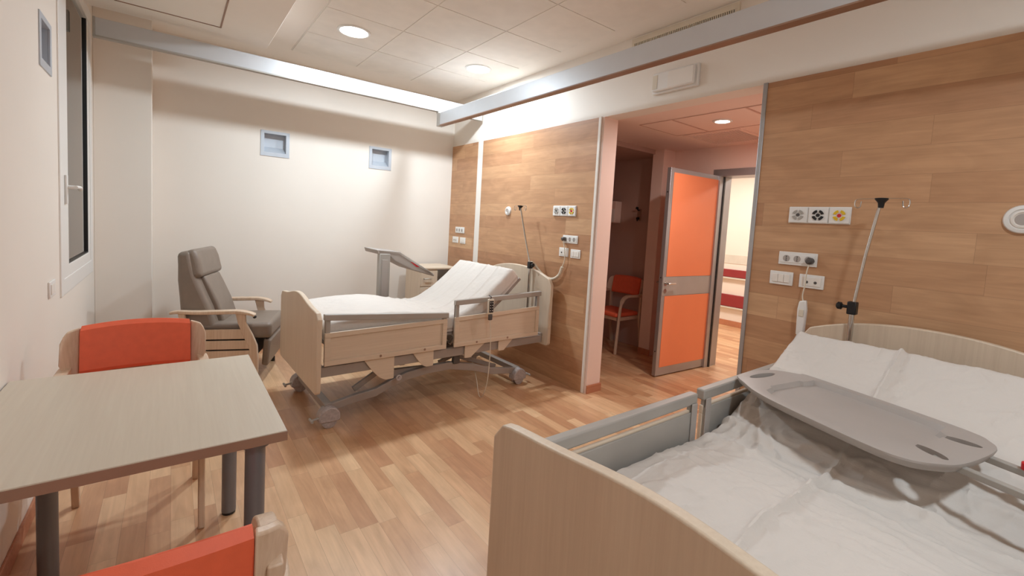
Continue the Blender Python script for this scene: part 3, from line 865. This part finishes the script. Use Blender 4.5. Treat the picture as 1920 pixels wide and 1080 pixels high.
def wr_far(x, y, s, L, h):
    d = .004*nz(x, y, 0, 5)+.003*nz(x, y*2, 3, 14)
    # long folds running up the raised back
    for yc, a, sl in ((-.12, .009, .10), (.10, .006, .05), (.28, .006, -.04), (-.30, .007, .12)):
        yy = yc + sl*(x-1.2)+.02*nz(x, yc*9, 0, 3)
        if x > .9: d += a*math.exp(-((y-yy)/.012)**2)*min(1, (x-.9)/.3)
    for xc in (.86, .95, 1.03): d += .006*math.exp(-((x-xc-.05*nz(y*2, xc, 0, 3))/.012)**2)
    return d
def wr_near(x, y, s, L, h):
    d = .006*nz(x, y, 0, 4)+.0035*nz(x, y*1.5, 3, 11)+.0018*nz(x*1.0, y*3.5, 9, 22)
    rdg = 1-abs(nz(x*1.6, y*.9, 4, 5))*2.2
    d += .006*max(0, rdg)**6
    rdg = 1-abs(nz(x*.6+y*1.4, y*.7-x*1.1, 12, 6))*2.2
    d += .004*max(0, rdg)**8
    # pressed fold along the middle
    q = (y-.03-.012*nz(x, 0, 0, 4)); d += .021*math.exp(-(q/.0105)**2)*(.55+.45*abs(math.cos(x*4)))
    d += .006*math.exp(-((x-.72-.02*nz(y, 0, 0, 4))/.010)**2)*.6
    # bunching where the back section lifts
    amp = math.exp(-((x-1.03)/.17)**2)
    for k, (xc, sl) in enumerate(((.90, .22), (.97, -.12), (1.05, .16), (1.12, -.05), (1.20, .10))):
        xx = xc+sl*(y-.1)+.03*nz(y, k, 0, 4)
        d += amp*.015*math.exp(-((x-xx)/.020)**2)*(.6+.8*abs(nz(y, k*3, 0, 3)))
    # radiating creases near the raised edge
    if y > .18:
        for k in range(5):
            yy = .42-.05*k+(x-1.05)*(-.5+.28*k); w_ = math.exp(-((x-1.02)/.12)**2)
            d += w_*.010*math.exp(-((y-yy)/.013)**2)
    # soft swelling under the foot half and diagonal pulls
    d += .016*math.exp(-((x-.48)/.26)**2-((y-.05)/.30)**2)
    for k in range(4):
        q = (x*.55+y)-(.10+.22*k)+.03*nz(x, y, k, 3); d += .0035*math.exp(-(q/.014)**2)
    return d
sheet('crisp white sheet over the raised mattress of the far bed', FAR_LOC, FAR_RZ, FAR, wr_far)
sheet('wrinkled off-white sheet with a pressed centre fold on the foreground bed', NEAR_LOC, NEAR_RZ, NEAR, wr_near)

# ---------------------------------------------------------------- drip poles
def drip_pole(label, foot, z0, zc, top, hd, bars):
    """foot (x,y) at z0; clamp at zc; top point (x,y,z)"""
    t = thing('drip_pole', label, 'drip pole', (foot[0], foot[1], z0), 0, 'drip poles')
    B = Vector((foot[0], foot[1], z0)); c = Vector((0, 0, zc-z0)); tp = Vector(top)-B
    MB().tube([(0,0,0), c+Vector((0,0,.01))], .0125, 16).build('lower_tube', M_chrome, t)
    d_ = (tp-c).normalized()
    mid = c.lerp(tp, .5)+Vector((0, .004, 0))
    MB().tube([c-Vector((0,0,.02)), c.lerp(tp, .1), mid, tp], .0075, 14).build('upper_tube', M_chrome, t)
    k = MB(); k.box(-.02, .02, -.02, .02, c.z-.035, c.z+.03); k.build('clamp', M_black, t, bevel=.005)
    k = MB(); k.tube([(0, 0, c.z), (-.01, hd*.045, c.z+.002)], .008); k.lathe([(.010, hd*.040), (.019, hd*.045), (.019, hd*.060), (.012, hd*.066)], (-.01, 0, c.z+.002), 'y', 16)
    k.build('clamp_knob', M_black, t)
    k = MB().lathe([(.011, -.045), (.014, -.02), (.027, -.004), (.028, .002), (.016, .004)], tp, 'z', 20); k.build('top_cone', M_black, t)
    for s in (-1, 1):
        e = tp+Vector((.012*s, .105*s, -.004))
        hk = MB(); hk.tube(smooth_curve([tp, tp+Vector((.006*s, .06*s, 0)), e, e+Vector((0, .004*s, -.028)), e+Vector((0, -.006*s, -.040)), e+Vector((0, -.018*s, -.034)), e+Vector((0, -.021*s, -.008))], 5), .0028, 8)
        hk.build('hook', M_chrome, t)
    return t
drip_pole('chrome drip pole with black clamp at the head of the near bed', (2.733, .749), .80, 1.140, (2.733, .680, 1.687), 1, None)
drip_pole('thin drip pole leaning left at the head of the far bed', (2.712, 3.310), .60, 1.082, (2.712, 3.512, 1.642), -1, None)

# ---------------------------------------------------------------- cables, remote controls
t = thing('power_cable', 'pale coiled bed cable looping from the drip pole to the wall socket', 'cable', (2.86, 3.2, 1.0))
def rel(pts, o): return [Vector(p)-Vector(o) for p in pts]
o_ = (2.86, 3.2, 1.0)
MB().tube(smooth_curve(rel([(2.805, 3.385, 1.03), (2.74, 3.350, 1.085), (2.77, 3.355, 1.098), (2.81, 3.36, 1.078), (2.84, 3.32, 1.02), (2.855, 3.245, .972), (2.865, 3.15, .962), (2.87, 3.07, 1.01), (2.872, 3.035, 1.09)], o_), 6), .014, 12).build('coiled_part', M_cream, t)
MB().tube(smooth_curve(rel([(2.872, 3.035, 1.09), (2.874, 3.01, 1.16), (2.874, 3.02, 1.26), (2.87, 3.045, 1.345)], o_), 6), .005, 8).build('lead', M_cream, t)
k = MB(); k.lathe([(.018, 0), (.018, -.03), (.010, -.038)], Vector((2.893, 3.047, 1.350))-Vector(o_), 'x', 16); k.build('plug', M_dgrey, t)
t = thing('bed_remote', 'bed hand control hung on the raised side rail of the far bed', 'remote control', (2.075, 2.985, .83))
MB().box(-.028, .028, .012, .034, -.115, .01).build('body', M_cream, t, bevel=.006)
MB().box(-.020, .020, .009, .0125, -.10, -.005).build('keypad', M_black, t, bevel=.001)
k = MB()
for i in range(4):
    for s in (-.010, .010): k.lathe([(.004, .0095), (.004, .0075)], (s, 0, -.018-.022*i), 'y', 10)
k.build('buttons', M_white, t)
k = MB(); k.tube([(0, .030, .008), (0, .020, .028), (0, .052, .034)], .005, 8); k.build('hook', M_dgrey, t)
MB().box(-.018, .018, .012, .030, -.165, -.115).build('cable_boot', M_dgrey, t, bevel=.006)
MB().tube(smooth_curve([(0, .022, -.16), (.004, .006, -.30), (0, -.002, -.50), (-.02, -.01, -.68), (-.03, .03, -.80), (-.02, .10, -.815), (.02, .22, -.70), (.03, .35, -.53)], 6), .0035, 8).build('cable', M_cream, t)
t = thing('nurse_call_handset', 'pale nurse call handset hanging on its cord above the near bed headboard', 'handset', (2.872, 1.022, 1.03))
MB().prism([(-.020, -.11), (.020, -.11), (.024, .04), (.018, .085), (-.016, .095), (-.024, .04)], 'x', -.014, .012).build('body', M_white, t, bevel=.006)
MB().box(-.018, -.013, -.012, .012, 0, .04).build('call_button', M_cream, t, bevel=.002)
MB().tube(smooth_curve([(0, 0, .08), (.002, .008, .12), (0, 0, .18), (-.004, -.003, .25), (.002, -.01, .305)], 6), .0035, 8).build('cord', M_cream, t)
MB().lathe([(.019, .022), (.019, -.008), (.009, -.02)], (0, -.010, .318), 'x', 16).build('plug', M_dgrey, t)

# ---------------------------------------------------------------- tray across the near bed
def tray():
    t = thing('overbed_tray', 'grey moulded tray lying across the side rails of the near bed', 'tray', (1.925, .52, .862), R(-18))
    # local: y along the tray (towards the aisle rail), x towards the head
    Lh = .385
    out = [(-.095, Lh), (.075, Lh-.002), (.150, Lh-.085), (.175, Lh-.14), (.190, -.22), (.160, -.33), (.095, -.366), (-.06, -.374), (-.130, -.350), (-.185, -.30), (-.205, -.20), (-.200, .05), (-.185, .20), (-.150, .30)]
    P = [Vector((p[0], p[1], 0)) for p in out]
    def smoothc(P, n=5):
        o = []
        N = len(P)
        for i in range(N):
            a, b, c, d = P[i-1], P[i], P[(i+1) % N], P[(i+2) % N]
            for k in range(n):
                q = k/n; o.append(.5*((2*b)+(c-a)*q+(2*a-5*b+4*c-d)*q*q+(3*b-a-3*c+d)*q**3))
        return o
    S = smoothc(P)
    def ring(bm, sc, z, ends=0):
        r_ = []
        for p in S:
            x, y = p.x*sc[0], p.y*sc[1]
            r_.append(bm.verts.new((x, y, z)))
        return r_
    b = MB(); rings = [ring(b.bm, (.90, .955), -.030), ring(b.bm, (.97, .985), -.018), ring(b.bm, (1, 1), -.004), ring(b.bm, (.995, .998), .002), ring(b.bm, (.96, .985), .003),
                       ]
    # recessed middle: rounded hexagon
    inn = []
    for p in S:
        y = max(-.255, min(.235, p.y*.74)); x = p.x*.80
        if abs(p.y) > .30: x = p.x*.55
        inn.append((x, y))
    rings.append([b.bm.verts.new((x*1.03, y*1.02, .002)) for x, y in inn])
    rings.append([b.bm.verts.new((x*.96, y*.98, -.015)) for x, y in inn])
    for A, B in zip(rings, rings[1:]):
        for k in range(len(A)): b.bm.faces.new((A[k], A[(k+1) % len(A)], B[(k+1) % len(A)], B[k]))
    b.bm.faces.new(rings[0][::-1]); b.bm.faces.new(rings[-1])
    o = b.build('tray_board', M_tray, t)
    # cut the grip holes
    def cut(cx, cy, rx, ry, rot=0):
        c = MB(); pts = [(cx+rx*math.cos(a)*math.cos(rot)-ry*math.sin(a)*math.sin(rot), cy+rx*math.cos(a)*math.sin(rot)+ry*math.sin(a)*math.cos(rot)) for a in [2*math.pi*i/24 for i in range(24)]]
        c.prism(pts, 'z', -.1, .1); co = c.build('cutter', None, None, smooth=False)
        mo = o.modifiers.new('b', 'BOOLEAN'); mo.operation = 'DIFFERENCE'; mo.object = co; mo.solver = 'EXACT'
        bpy.context.view_layer.update()
        dg = bpy.context.evaluated_depsgraph_get()
        co.parent = t; bpy.context.view_layer.update(); dg = bpy.context.evaluated_depsgraph_get()
        me = bpy.data.meshes.new_from_object(o.evaluated_get(dg)); o.modifiers.clear(); old = o.data; o.data = me
        bpy.data.objects.remove(co)
    t.rotation_euler = (0, R(-4), R(-18)); t.location.z = .874
    cut(-.012, .338, .068, .020); cut(.082, -.296, .017, .046, .25); cut(-.074, -.302, .017, .046, -.2)
    o.data.set_sharp_from_angle(angle=R(35))
    for y, xx in ((-.36, -.055), (-.36, .085)):
        k = MB(); k.box(xx-.010, xx+.010, -.60, -.30, -.030, -.022+.012); k.build('support_arm', M_grey, t, bevel=.003)
    k = MB(); k.lathe([(.010, 0), (.018, .004), (.018, .022), (.010, .026)], (.085, -.445, -.012), 'z', 18); k.build('red_knob', M_redk, t)
    return t
tray()

# ---------------------------------------------------------------- table
t = thing('dining_table', 'pale laminate table with round grey legs against the left wall', 'table', (-.1, 2.06, 0))
tb = MB().box(-.40, .405, -.475, .475, .708, .742).build('tabletop', M_top, t, bevel=.002)
MB().box(-.402, .4065, -.4765, .4765, .7085, .7385).build('edge_band', M_edge, tb, smooth=False)
for x, y in ((-.29, -.412), (-.265, .24), (.322, -.412), (.322, .388)):
    if True:
        l_ = MB().tube([(x, y, .012), (x, y, .700)], .030, 24).build('leg', M_blueg, t)
        MB().lathe([(.045, .690), (.045, .704), (.033, .708)], (x, y, 0), 'z', 24).build('mounting_plate', M_blueg, l_)
        MB().lathe([(.028, 0), (.029, .012)], (x, y, 0), 'z', 20).build('foot', M_black, l_)

# ---------------------------------------------------------------- chairs
def chair(label, loc, rz):
    """local: faces -y, backrest at y ~ +.22; origin on the floor"""
    t = thing('armchair', label, 'chair', loc, rz, 'orange armchairs')
    # upholstered back, slightly curved in plan
    def backgrid(w0, w1, z0, z1, yf, th, n=16, nzr=8, edge=.018):
        b = MB(); rows = []
        for i in range(nzr+1):
            q = i/nzr; z = z0+(z1-z0)*q; row = []
            for j in range(n+1):
                u = -1+2*j/n; x = u*(w0+(w1-w0)*q)
                y = yf(x, z); row.append((x, y, z))
            rows.append(row)
        return b, rows
    def yf(x, z): return .205 + .10*(z-.66)/.2*.35 - .055*(abs(x)/.27)**2.0
    # closed pad
    b = MB(); n = 20; secs = []
    for i in range(13):
        q = i/12; z = .665+.215*q; r_ = .022
        e = min(q, 1-q)*.215
        th = .020*math.sqrt(max(.02, 1-(1-min(1, e/.022))**2))
        row = []
        wd = .205-.004*max(0, (q-.9)/.1)
        fr = [(-wd+2*wd*j/n) for j in range(n+1)]
        crown = .010*(1 if q > .5 else 0)
        for x in fr: row.append(Vector((x, yf(x, z)-th, z+(.012*(1-(x/wd)**2) if q > .85 else 0))))
        for x in fr[::-1]: row.append(Vector((x, yf(x, z)+th, z+(.012*(1-(x/wd)**2) if q > .85 else 0))))
        secs.append([b.bm.verts.new(p) for p in row])
    for A, B in zip(secs, secs[1:]):
        for k in range(len(A)): b.bm.faces.new((A[k], A[(k+1) % len(A)], B[(k+1) % len(A)], B[k]))
    b.bm.faces.new(secs[0]); b.bm.faces.new(secs[-1])
    b.build('backrest', M_orange, t)
    # wooden wings each side of the pad
    for s in (-1, 1):
        wb = MB(); secs = []
        for j in range(7):
            q = j/6; x = s*(.206+.062*q); y = yf(abs(x), .77)-.030*q**2.2
            zt = .872-.018*q-.040*max(0, (q-.6)/.4)**2; zb = .665+.010*q+.05*max(0, (q-.6)/.4)**2
            secs.append([wb.bm.verts.new(p) for p in ((x, y-.013, zb), (x, y+.013, zb), (x, y+.013+.03, zt), (x, y-.013+.03, zt))])
        for A, B in zip(secs, secs[1:]):
            for k in range(4): wb.bm.faces.new((A[k], A[(k+1) % 4], B[(k+1) % 4], B[k]))
        wb.bm.faces.new(secs[0]); wb.bm.faces.new(secs[-1])
        wb.build('back_wing', M_beech, t, bevel=.005)
        # rear leg
        rl = MB(); path = [(s*.232, .255, 0), (s*.232, .215, .25), (s*.232, .195, .44), (s*.238, .195, .70), (s*.242, .205, .79)]
        P2 = smooth_curve(path, 4)
        rows = []
        for p in P2:
            w_ = .014; d_ = .020 if p.z < .5 else .017
            rows.append([rl.bm.verts.new(p+Vector(v)) for v in ((-w_, -d_, 0), (w_, -d_, 0), (w_, d_, 0), (-w_, d_, 0))])
        for A, B in zip(rows, rows[1:]):
            for k in range(4): rl.bm.faces.new((A[k], A[(k+1) % 4], B[(k+1) % 4], B[k]))
        rl.bm.faces.new(rows[0]); rl.bm.faces.new(rows[-1])
        rl.build('leg', M_beech, t, bevel=.004)
        # front leg bending into the armrest
        fl = MB(); path = [(s*.238, -.225, 0), (s*.238, -.205, .30), (s*.240, -.190, .52), (s*.244, -.165, .630), (s*.250, -.105, .678), (s*.256, .0, .682), (s*.258, .10, .680), (s*.252, .175, .690)]
        P2 = smooth_curve(path, 5); rows = []
        for i, p in enumerate(P2):
            tt = (P2[min(i+1, len(P2)-1)]-P2[max(0, i-1)]).normalized(); nrm = Vector((0, -tt.z, tt.y)).normalized()
            h_ = .014; w_ = .013 if p.z < .6 else .022
            rows.append([fl.bm.verts.new(p+Vector((a*w_, 0, 0))+nrm*c*h_) for a, c in ((-1,-1), (1,-1), (1,1), (-1,1))])
        for A, B in zip(rows, rows[1:]):
            for k in range(4): fl.bm.faces.new((A[k], A[(k+1) % 4], B[(k+1) % 4], B[k]))
        fl.bm.faces.new(rows[0]); fl.bm.faces.new(rows[-1])
        fl.build('leg', M_beech, t, bevel=.005)
    f = MB(); f.box(-.225, .225, -.20, -.18, .39, .43); f.box(-.225, .225, .185, .205, .39, .43); f.box(-.225, -.205, -.2, .2, .39, .43); f.box(.205, .225, -.2, .2, .39, .43)
    f.build('seat_frame', M_beech, t, bevel=.003)
    MB().box(-.218, .218, -.225, .185, .432, .482).build('seat', M_orange, t, bevel=.020, seg=4)
    return t
chairA = chair('orange armchair pushed in at the far side of the table', (-.127, 2.615, 0), 0)
def recopy(o, label, loc, rz):
    c = copy_tree(o); c.location = loc; c.rotation_euler = (0, 0, rz); c['label'] = label; return c
recopy(chairA, 'orange armchair in the bottom foreground, seen from behind its backrest', (-.066, 1.142, 0), R(176))
recopy(chairA, 'orange armchair waiting in the dim niche behind the open door', (4.36, 3.62, 0), R(-90))

# ---------------------------------------------------------------- recliner
def recliner():
    t = thing('recliner', 'grey-brown leatherette recliner with pale wooden arms by the far wall', 'recliner chair', (.150, 4.72, 0), R(-20))
    # local: +x forward, y across; arms from x=0 to .6
    for s in (-1, 1):
        y = s*.315
        a = MB(); path = [(-.055, .603), (0, .612), (.12, .607), (.30, .610), (.42, .612), (.50, .600), (.545, .583)]
        P2 = smooth_curve([(x, y, z) for x, z in path], 5); rows = []
        for i, p in enumerate(P2):
            q = i/(len(P2)-1); h_ = .011+.004*math.sin(q*math.pi); w_ = .022+.012*math.sin(min(1, q*1.2)*math.pi/2)
            rows.append([a.bm.verts.new(p+Vector((0, u*w_, v*h_))) for u, v in ((-1,-1), (1,-1), (1,1), (-1,1))])
        for A, B in zip(rows, rows[1:]):
            for k in range(4): a.bm.faces.new((A[k], A[(k+1) % 4], B[(k+1) % 4], B[k]))
        a.bm.faces.new(rows[0]); a.bm.faces.new(rows[-1])
        a.build('armrest', M_beech, t, bevel=.007, seg=3)
        l_ = MB(); l_.prism([(.400, .603), (.475, .603), (.480, .52), (.530, .42), (.565, .33), (.575, .20), (.572, .07), (.545, .07), (.525, .20), (.500, .32), (.455, .42), (.420, .52)], 'y', y-.014, y+.014)
        l_.build('leg', M_beech, t, bevel=.006)
        l_ = MB(); l_.prism([(.000, .600), (.048, .600), (.075, .42), (.080, .24), (.055, .07), (.020, .07), (.035, .24), (.028, .42)], 'y', y-.014, y+.014)
        l_.build('leg', M_beech, t, bevel=.006)
        for k, (z0, z1) in enumerate(((.385, .465), (.300, .372), (.215, .287))):
            MB().box(.06, .49+.025*k, y-.009, y+.009, z0, z1).build('side_slat', M_beech, t, bevel=.003)
        for x in (.04, .56):
            c = MB().lathe([(.012, 0), (.022, .003), (.022, .045), (.012, .05)], (x, y, .0), 'z', 16); c.tube([(x, y, .045), (x, y, .08)], .008); c.build('castor', M_black, t)
    c = MB(); c.lathe([(.006, -.35), (.006, .35)], (.56, 0, .560), 'y', 12)
    k = MB(); k.lathe([(.011, -.345), (.013, -.335), (.013, -.325)], (.545, 0, .572), 'y', 14); k.build('release_button', M_black, t)
    c.bm.free()
    # seat, footrest
    MB().box(.08, .66, -.285, .285, .375, .51).build('seat_cushion', M_taupeleather, t, bevel=.035, seg=5)
    MB().prism([(.585, .14), (.635, .13), (.655, .36), (.60, .37)], 'y', -.27, .27).build('footrest', M_taupeleather, t, bevel=.018, seg=4)
    MB().box(.06, .55, -.27, .27, .22, .37).build('underframe', M_dgrey, t, bevel=.01)
    # back: side profile from the seat to the head end, then cushions
    def slab(name, P, hw, th, bev=.03, hw2=None):
        """P: list (x,z) front surface; thickness th to the rear"""
        front = [Vector((x, 0, z)) for x, z in P]; back = []
        for i, p in enumerate(front):
            tt = (front[min(i+1, len(front)-1)]-front[max(i-1, 0)]).normalized(); back.append(p-Vector((tt.z, 0, -tt.x))*(th[i] if isinstance(th, list) else th))
        b = MB(); n = len(P); A = []; B = []
        for i in range(n):
            w_ = hw if hw2 is None else hw+(hw2-hw)*i/(n-1)
            A.append([b.bm.verts.new((front[i].x, -w_, front[i].z)), b.bm.verts.new((front[i].x, w_, front[i].z)), b.bm.verts.new((back[i].x, w_, back[i].z)), b.bm.verts.new((back[i].x, -w_, back[i].z))])
        for X, Y_ in zip(A, A[1:]):
            for k in range(4): b.bm.faces.new((X[k], X[(k+1) % 4], Y_[(k+1) % 4], Y_[k]))
        b.bm.faces.new(A[0]); b.bm.faces.new(A[-1])
        return b.build(name, M_taupeleather, t, bevel=bev, seg=4)
    slab('backrest', [(.255, .40), (.245, .50), (.205, .64), (.148, .78), (.100, .90), (.078, 1.00), (.058, 1.10)], .285, [.25, .25, .22, .175, .135, .11, .095], .035, .262)
    slab('lumbar_cushion', [(.285, .47), (.277, .54), (.240, .66), (.180, .80), (.138, .89)], .185, .06, .018)
    slab('head_cushion', [(.150, .885), (.136, .95), (.120, 1.03), (.085, 1.118)], .265, .09, .035, .25)
    return t
recliner()

# ---------------------------------------------------------------- bedside unit and overbed table
t = thing('bedside_cabinet', 'pale laminate bedside cabinet in the far corner behind the bed', 'bedside cabinet', (2.475, 4.96, 0))
MB().box(-.22, .27, -.22, .22, .875, .90).build('worktop', M_lamx, t, bevel=.006)
MB().box(-.20, .02, -.20, .20, .10, .875).build('body', M_lam, t, bevel=.004)
MB().box(-.195, .015, -.215, -.20, .68, .86).build('drawer', M_lam, t, bevel=.003)
MB().box(-.195, .015, -.215, -.20, .13, .67).build('door', M_lam, t, bevel=.003)
MB().tube([(-.16, -.218, .77), (-.16, -.235, .77), (-.07, -.235, .77), (-.07, -.218, .77)], .005).build('handle', M_steel, t)
MB().box(.21, .25, -.18, .18, .10, .875).build('side_post', M_grey, t, bevel=.004)
MB().box(-.20, .25, -.19, .19, .06, .10).build('plinth', M_dgrey, t, bevel=.004)
for x in (-.17, .22):
    for y in (-.16, .16): MB().lathe([(.015, 0), (.025, .004), (.025, .045), (.015, .06)], (x, y, 0), 'z', 14).build('castor', M_dgrey, t)
t = thing('overbed_table', 'grey overbed table with a tilted leaf and red label behind the far bed', 'overbed table', (1.66, 4.30, 0))
MB().box(-.055, .055, -.035, .035, .10, 1.10).build('column', M_grey, t, bevel=.008)
MB().box(-.03, .03, -.041, -.035, .15, 1.04).build('column_channel', M_tray, t, bevel=.002)
lf = MB(); 
lf.prism([(-.085, 1.138), (.155, 1.118), (.52, .900), (.545, .878), (.540, .862), (.505, .872), (.30, .930), (.10, 1.028), (.05, 1.075), (-.07, 1.095)], 'y', -.03, .34)
lf_o = lf.build('tilting_leaf', M_tray, t, bevel=.008, seg=3)
MB().prism([(.265, 1.020), (.305, 1.008), (.375, .960), (.335, .965)], 'y', -.0325, -.030).build('red_label', M_redk, lf_o, smooth=False)
MB().prism([(-.06, 1.132), (.15, 1.114), (.515, .897), (.51, .885), (.14, 1.10), (-.06, 1.118)], 'y', -.034, -.029).build('edge_strip', M_steel, lf_o, smooth=False)
MB().box(-.30, .30, -.03, .03, .06, .11).build('foot_bar', M_grey, t, bevel=.008)
MB().box(-.03, .03, -.02, .26, .06, .10).build('base_arm', M_grey, t, bevel=.008)
for x, y in ((-.27, 0), (.27, 0), (0, .24)): MB().lathe([(.015, 0), (.026, .004), (.026, .05), (.015, .06)], (x, y, 0), 'z', 14).build('castor', M_dgrey, t)
